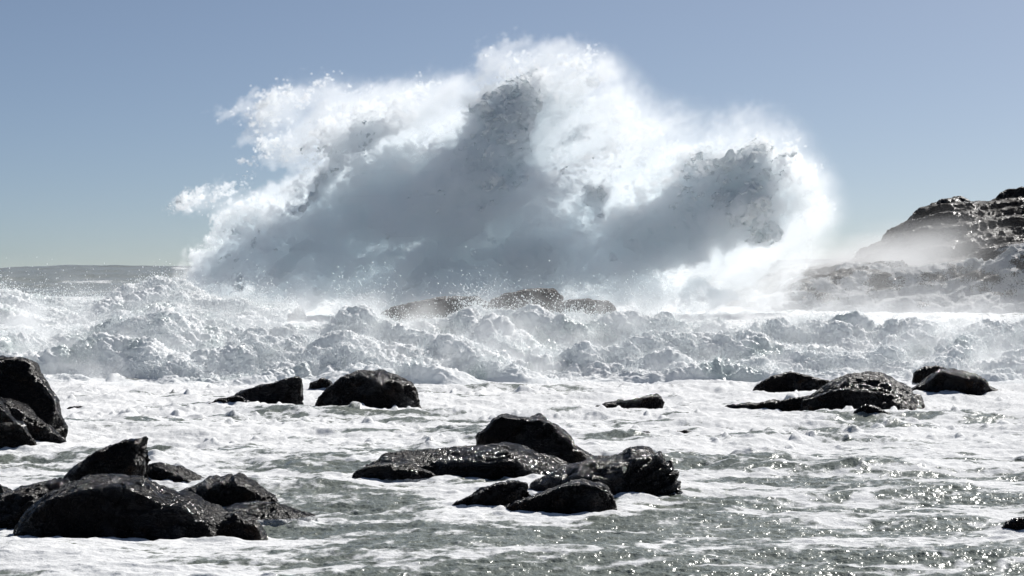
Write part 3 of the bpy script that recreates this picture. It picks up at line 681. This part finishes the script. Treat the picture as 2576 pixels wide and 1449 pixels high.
# drops: thrown about in the crisp windward parts of the cloud
Kr = Kn[:, ::-1]; wgt = (smooth(-1.6, .1, Kr)*smooth(1.2, .2, Kr)*smooth(-70, 10, A[..., 0])).ravel(); cdf = np.cumsum(wgt); cdf /= cdf[-1]
ii = np.searchsorted(cdf, rngp.rand(ND_)); cell = np.array([GST*PS, DY, GST*PS])
C = P.reshape(-1, 3)[ii]+(rngp.rand(ND_, 3)-.5)*cell
V, F = specks_mesh(C, .008+.028*rngp.rand(ND_)**4, rngp)
def pad(a):
    b = np.zeros((len(V),)+a.shape[1:], np.float32); b[:len(a)] = a; return b
me = new_mesh('water_drops', V, F, False, attrs={'shape': pad(A.reshape(-1, 3)), 'mist': pad(B.reshape(-1, 3))})
splash = bpy.data.objects.new('wave_splash', None); COL.objects.link(splash); splash.location = (0, Y0, 2)
tag(splash, 'huge white plume of spray thrown up by a wave behind the surf', 'splash')
pdrops = tag(child('water_drops', me, M_drop, splash), kind='stuff')

import openvdb
def upsample(a, n, axis):
    m = a.shape[axis]; t = np.linspace(0, m-1, n); i0 = np.minimum(t.astype(int), m-2); f = (t-i0).astype(np.float32)
    sh = [1]*a.ndim; sh[axis] = n; f = f.reshape(sh)
    return np.take(a, i0, axis)*(1-f)+np.take(a, i0+1, axis)*f
HC = .2
Kt = Kn[:, ::-1].transpose(0, 2, 1).astype(np.float32)              # x, y, z ; metres inside the clotted water
p0 = P[0, 0, 0]; p1 = P[-1, -1, -1]
nn = [int((p1[i]-p0[i])/HC) for i in range(3)]
Kf = Kt-CORE
for ax in (1, 2, 0): Kf = upsample(Kf, nn[ax], ax)
hs_ = [(p1[i]-p0[i])/(nn[i]-1) for i in range(3)]
g_ = openvdb.FloatGrid(background=-3.0); g_.copyFromArray(Kf)
pts, qd = g_.convertToQuads(isovalue=0.0)
pts = pts*np.array(hs_)+np.array(p0)
log('core %d' % len(qd))
# clots: torn lumps of solid white water riding on the windward skin of the cloud
HC = .108
Wc = np.zeros_like(gx)
for cx, cz, rx, rz, an_, wgt in [(1265,260,105,130,5,1.0),(1235,400,95,110,0,.8),(1235,150,50,40,0,.7),(1850,440,135,110,15,1.0),(1900,560,70,90,0,.8),(1720,520,90,50,-30,.6),(565,545,55,70,20,.9),(490,520,40,25,0,.6),(690,382,90,34,5,.9),(630,345,34,26,0,.7),
   (905,370,40,60,45,.8),(790,462,95,34,-30,.8),(545,292,40,14,-15,.5),(1505,490,60,35,-30,.8),(1180,420,70,80,0,.7),(620,640,90,90,-45,.5),(1010,560,120,50,-30,.35),(1400,420,120,60,0,.3),(950,300,200,50,0,.25)]:
    Wc = np.maximum(Wc, wgt*blob(cx, cz, rx, rz, an_))
tkx = np.where(tk < .25, 0, -1.0)
Wz = np.repeat((Wc[:, ::-1])[:, :, None], ND, 2).transpose(0, 2, 1).astype(np.float32)
front_ = tkx[:, ::-1].transpose(0, 2, 1).astype(np.float32)
nn = [int((p1[i]-p0[i])/HC) for i in range(3)]; hs_ = [(p1[i]-p0[i])/(nn[i]-1) for i in range(3)]
Kf, Wf = Kt, Wz+front_
for ax in (1, 2, 0): Kf = upsample(Kf, nn[ax], ax); Wf = upsample(Wf, nn[ax], ax)
idx = np.nonzero((Wf > .12) & (Kf > -.9) & (Kf < 2.2))
px = (p0[0]+idx[0]*hs_[0]).astype(np.float32); py = (p0[1]+idx[1]*hs_[1]).astype(np.float32); pz = (p0[2]+idx[2]*hs_[2]).astype(np.float32)
wx = .7*pn3(px*.6, py*.6, pz*.6+4); wz = .7*pn3(px*.6, py*.6, pz*.6+40)
fx = (px*fc+pz*fs)*.6+wx; fz = -px*fs+pz*fc+wz
nC = .7*pn3(fx*.85, py*.85, fz*.85+90)+.8*pn3(fx*1.9, py*1.9, fz*1.9+70)+.65*pn3(px*3.8, py*3.8, pz*3.8+50)+.4*pn3(px*7.4, py*7.4, pz*7.4+30)
kk_ = Kf[idx]+.9*nC
C_ = np.full(Kf.shape, -1.0, np.float32)
C_[idx] = np.minimum((nC-(.92-.84*Wf[idx]))*.5, np.minimum(kk_+.25, 1.7-kk_))
g_ = openvdb.FloatGrid(background=-1.0); g_.copyFromArray(C_)
pts2, qd2 = g_.convertToQuads(isovalue=0.0)
pts2 = pts2*np.array(hs_)+np.array(p0)
log('clots %d' % len(qd2))
V_, F_ = join((pts, qd[:, ::-1].astype(np.int64)), (pts2, qd2[:, ::-1].astype(np.int64)))
child('dense_water', new_mesh('dense_water', V_, F_), M_clot, splash)
del Kf, Wf, C_, idx
def volume_nodes(name, source, lo, step, dims, vox, size_lo, size_hi, mat, build):
    ng = bpy.data.node_groups.new(name, 'GeometryNodeTree')
    ng.interface.new_socket('Geometry', in_out='INPUT', socket_type='NodeSocketGeometry')
    ng.interface.new_socket('Geometry', in_out='OUTPUT', socket_type='NodeSocketGeometry')
    g = G(ng); gi = g.n('NodeGroupInput'); go = g.n('NodeGroupOutput')
    oi = g.n('GeometryNodeObjectInfo', transform_space='RELATIVE'); oi.inputs['Object'].default_value = source; src = oi.outputs['Geometry']
    pos = g.n('GeometryNodeInputPosition').outputs[0]
    warp = g.noise(pos, 1.1, 5, .66).outputs['Color']
    posw = g.v('ADD', pos, g.v('SCALE', g.v('SUBTRACT', warp, (.5, .5, .5)), scale=2.2))
    q = g.v('DIVIDE', g.v('SUBTRACT', posw, tuple(lo)), tuple(step))
    fl = g.v('FLOOR', q); fr = g.v('SUBTRACT', q, fl)
    fx, fy, fz = g.sep(fl); rx, ry, rz = g.sep(fr)
    # lattice order: x slowest, z, then y fastest
    nx, nz, ny = dims
    def cl(v, n): return g.m('MINIMUM', g.m('MAXIMUM', v, 0.0), float(n-1))
    cx = [cl(fx, nx), cl(g.m('ADD', fx, 1.0), nx)]; cyy = [cl(fy, ny), cl(g.m('ADD', fy, 1.0), ny)]; cz = [cl(fz, nz), cl(g.m('ADD', fz, 1.0), nz)]
    def sample(attr, vec):
        at = g.n('GeometryNodeInputNamedAttribute', data_type='FLOAT_VECTOR' if vec else 'FLOAT'); at.inputs[0].default_value = attr
        vals = {}
        for i in (0, 1):
            for j in (0, 1):
                for k in (0, 1):
                    idx = g.m('ADD', g.m('MULTIPLY', g.m('ADD', g.m('MULTIPLY', cx[i], float(nz)), cz[k]), float(ny)), cyy[j])
                    s = g.n('GeometryNodeSampleIndex', data_type='FLOAT_VECTOR' if vec else 'FLOAT', domain='POINT')
                    ng.links.new(src, s.inputs['Geometry'])
                    g.put([x for x in s.inputs if x.name == 'Value' and x.enabled][0], at.outputs[0])
                    g.put(s.inputs['Index'], idx)
                    vals[i, j, k] = s.outputs[0]
        def mix(a, b, t):
            if vec: return g.v('ADD', a, g.v('SCALE', g.v('SUBTRACT', b, a), scale=t))
            return g.m('ADD', a, g.m('MULTIPLY', g.m('SUBTRACT', b, a), t))
        r = {}
        for j in (0, 1):
            for k in (0, 1): r[j, k] = mix(vals[0, j, k], vals[1, j, k], rx)
        r2 = [mix(r[0, k], r[1, k], ry) for k in (0, 1)]
        return mix(r2[0], r2[1], rz)
    dens = build(g, pos, sample)
    vc = g.n('GeometryNodeVolumeCube')
    g.put(vc.inputs['Density'], dens)
    vc.inputs['Min'].default_value = size_lo; vc.inputs['Max'].default_value = size_hi
    for i, ax in enumerate('XYZ'):
        vc.inputs['Resolution '+ax].default_value = int(round((size_hi[i]-size_lo[i])/vox))
    sm = g.n('GeometryNodeSetMaterial'); sm.inputs['Material'].default_value = mat
    ng.links.new(vc.outputs[0], sm.inputs[0]); ng.links.new(sm.outputs[0], go.inputs[0])
    return ng

def volume_mat(name, color, aniso, mult):
    m = bpy.data.materials.new(name); m.use_nodes = True; nt = m.node_tree; nt.nodes.clear()
    o = nt.nodes.new('ShaderNodeOutputMaterial'); v = nt.nodes.new('ShaderNodeVolumePrincipled')
    v.inputs['Color'].default_value = (*color, 1); v.inputs['Anisotropy'].default_value = aniso
    v.inputs['Density'].default_value = mult; v.inputs['Density Attribute'].default_value = 'density'
    nt.links.new(v.outputs[0], o.inputs['Volume'])
    return m
def plume_density(g, pos, sample):
    S = sample('shape', True); F, soft_, dd = g.sep(S); ms, kk, tr = g.sep(sample('mist', True))
    flow = g.comb(g.m('MULTIPLY', g.v('DOT_PRODUCT', pos, (fc, 0, fs)), .40), g.v('DOT_PRODUCT', pos, (0, 1, 0)), g.v('DOT_PRODUCT', pos, (-fs, 0, fc)))
    px_, py_, pz_ = g.sep(pos)
    wv = g.noise(pos, .22, 2).outputs['Color']
    wp = g.v('ADD', flow, g.v('SCALE', g.v('SUBTRACT', wv, (.5, .5, .5)), scale=2.5))
    big = g.m('SUBTRACT', g.noise(wp, .5, 6, .6).outputs[0], .5)
    fine = g.m('SUBTRACT', g.noise(g.v('ADD', pos, g.v('SCALE', wv, scale=2.0)), 1.1, 5, .64).outputs[0], .5)
    f = g.m('ADD', F, g.m('ADD', g.m('MULTIPLY', big, 190.0), g.m('MULTIPLY', fine, 80.0)))
    core = g.mapr(f, -6.0, soft_)
    streak = g.mapr(g.m('ADD', g.noise(wp, .6, 5, .62).outputs[0], g.m('MULTIPLY', fine, .25)), .33, .67, .1, 1.7)
    veil = g.m('MULTIPLY', g.m('MULTIPLY', core, g.m('ADD', streak, .15)), .30)
    mm = g.m('MULTIPLY', g.m('MULTIPLY', ms, g.m('ADD', g.m('MULTIPLY', streak, .75), .25)), MISTD)
    # clotted water: crisp billows, finer and weaker towards the foot where all is blurred by spray
    def bil(v, s, off): return g.m('SUBTRACT', g.m('ABSOLUTE', g.m('SUBTRACT', g.noise(g.v('ADD', v, (off, off*.7, off*1.3)), s, 0).outputs[0], .5)), .11)
    wq = g.v('ADD', g.v('MULTIPLY', pos, (.8, 1, 1)), g.v('SCALE', wv, scale=2.0))
    crisp = g.mapr(pz_, 3.0, 10.0, .5, 1.0)
    ad = g.m('ADD', g.m('ADD', g.m('MULTIPLY', bil(wq, 1.9, 23.0), 11.0), g.m('MULTIPLY', bil(wq, 3.7, 33.0), 8.0)), g.m('MULTIPLY', fine, 6.0))
    k = g.m('ADD', kk, g.m('MULTIPLY', ad, crisp))
    k = g.m('MINIMUM', k, g.m('MULTIPLY', g.m('ADD', g.m('ADD', dd, 14.0), g.m('MULTIPLY', fine, 70.0)), .055))
    shell = g.m('SUBTRACT', g.mapr(k, 0.0, g.mapr(pz_, 3.0, 10.0, .9, .4)), g.m('MULTIPLY', g.mapr(k, .5, 1.6), .68))
    kd = g.m('MULTIPLY', shell, KDENS)
    td = g.m('MULTIPLY', g.m('POWER', g.m('MAXIMUM', tr, 0.0), 1.6), TRD)
    return g.m('ADD', g.m('ADD', g.m('ADD', veil, mm), kd), td)
M_spray = volume_mat('sea_spray', (0.985, 0.995, 1.0), 0.1, 1.0)
lo = P[0, 0, 0]; stp = (float(P[1, 0, 0, 0]-P[0, 0, 0, 0]), DY, float(P[0, 1, 0, 2]-P[0, 0, 0, 2]))
hi = P[-1, -1, -1]
ngp = volume_nodes('spray_cloud_density', pdrops, [float(x) for x in lo], stp, (NXg, NZg, ND), VOX, [float(x) for x in lo], [float(x) for x in hi], M_spray, plume_density)
vol = bpy.data.volumes.new('spray_cloud'); vol.materials.append(M_spray)
plume = child('spray_cloud', vol, None, splash)
md = plume.modifiers.new('spray', 'NODES'); md.node_group = ngp

def analytic_volume(name, par, lo_, hi_, vox, mat, build):
    ng = bpy.data.node_groups.new(name+'_density', 'GeometryNodeTree')
    ng.interface.new_socket('Geometry', in_out='INPUT', socket_type='NodeSocketGeometry')
    ng.interface.new_socket('Geometry', in_out='OUTPUT', socket_type='NodeSocketGeometry')
    g = G(ng); g.n('NodeGroupInput'); go = g.n('NodeGroupOutput')
    off = par.location
    pos = g.v('ADD', g.n('GeometryNodeInputPosition').outputs[0], (0, 0, 0))
    vc = g.n('GeometryNodeVolumeCube'); g.put(vc.inputs['Density'], build(g, pos))
    vc.inputs['Min'].default_value = lo_; vc.inputs['Max'].default_value = hi_
    for i, ax in enumerate('XYZ'): vc.inputs['Resolution '+ax].default_value = int(round((hi_[i]-lo_[i])/vox))
    sm = g.n('GeometryNodeSetMaterial'); sm.inputs['Material'].default_value = mat
    ng.links.new(vc.outputs[0], sm.inputs[0]); ng.links.new(sm.outputs[0], go.inputs[0])
    v = bpy.data.volumes.new(name); v.materials.append(mat)
    o = child(name, v, None, par)
    m = o.modifiers.new('spray', 'NODES'); m.node_group = ng
    return o
def surf_mist(g, pos):
    x, y, z = g.sep(pos)
    h = g.m('SUBTRACT', z, g.m('MULTIPLY', g.m('SUBTRACT', y, 104.0), .165))
    clump = g.mapr(g.noise(g.v('ADD', pos, (0, 0, 7.0)), .6, 5, .64).outputs[0], .46, .70)
    wide = g.mapr(g.noise(g.v('MULTIPLY', pos, (1, .4, .3)), .11, 1).outputs[0], .38, .6, .25, 1.0)
    d = g.m('MULTIPLY', g.m('EXPONENT', g.m('MULTIPLY', g.m('MAXIMUM', h, 0.0), -1.5)), g.m('MULTIPLY', clump, wide))
    ends = g.m('MULTIPLY', g.mapr(y, 102.5, 105.0), g.mapr(y, 127.0, 122.0))
    return g.m('MULTIPLY', g.m('MULTIPLY', d, ends), 0.5)
analytic_volume('spray_mist', wave, (-29, 101.5, -.1), (29, 128, 5.6), .2, M_spray, surf_mist)
def drift(g, pos):
    x, y, z = g.sep(pos)
    an2 = math.radians(24)
    st = g.comb(g.m('MULTIPLY', g.v('DOT_PRODUCT', pos, (math.cos(an2), 0, math.sin(an2))), .16), g.m('MULTIPLY', y, .5), g.v('DOT_PRODUCT', pos, (-math.sin(an2), 0, math.cos(an2))))
    s = g.mapr(g.noise(st, .55, 4, .6).outputs[0], .36, .66, .12, 1.5)
    topz = g.m('ADD', 9.3, g.m('MULTIPLY', g.m('SUBTRACT', x, 36.0), .30))
    fl = g.m('MULTIPLY', g.mapr(x, 41.5, 29.0), g.mapr(g.m('SUBTRACT', topz, z), -.6, 4.0))
    fl = g.m('MULTIPLY', fl, g.m('MULTIPLY', g.mapr(x, 22.0, 30.0), g.m('MULTIPLY', g.mapr(y, 192.0, 202.0), g.mapr(y, 236.0, 222.0))))
    fl = g.m('MULTIPLY', g.m('MULTIPLY', fl, s), .26)
    low_ = g.m('MULTIPLY', g.m('EXPONENT', g.m('MULTIPLY', g.m('MAXIMUM', g.m('SUBTRACT', z, 1.6), 0.0), -.55)), g.m('MULTIPLY', g.mapr(y, 132.0, 145.0), g.mapr(y, 215.0, 190.0)))
    low_ = g.m('MULTIPLY', g.m('MULTIPLY', low_, g.mapr(g.noise(pos, .09, 3).outputs[0], .35, .65, .3, 1.3)), .008)
    edge = g.m('MULTIPLY', g.mapr(x, -40.0, -33.0), g.mapr(x, 78.0, 60.0))
    return g.m('MULTIPLY', g.m('ADD', fl, low_), edge)
analytic_volume('drifting_spray', splash, (-40, 130, .4), (78, 236, 15), 1.2, M_spray, drift)
log('volumes')
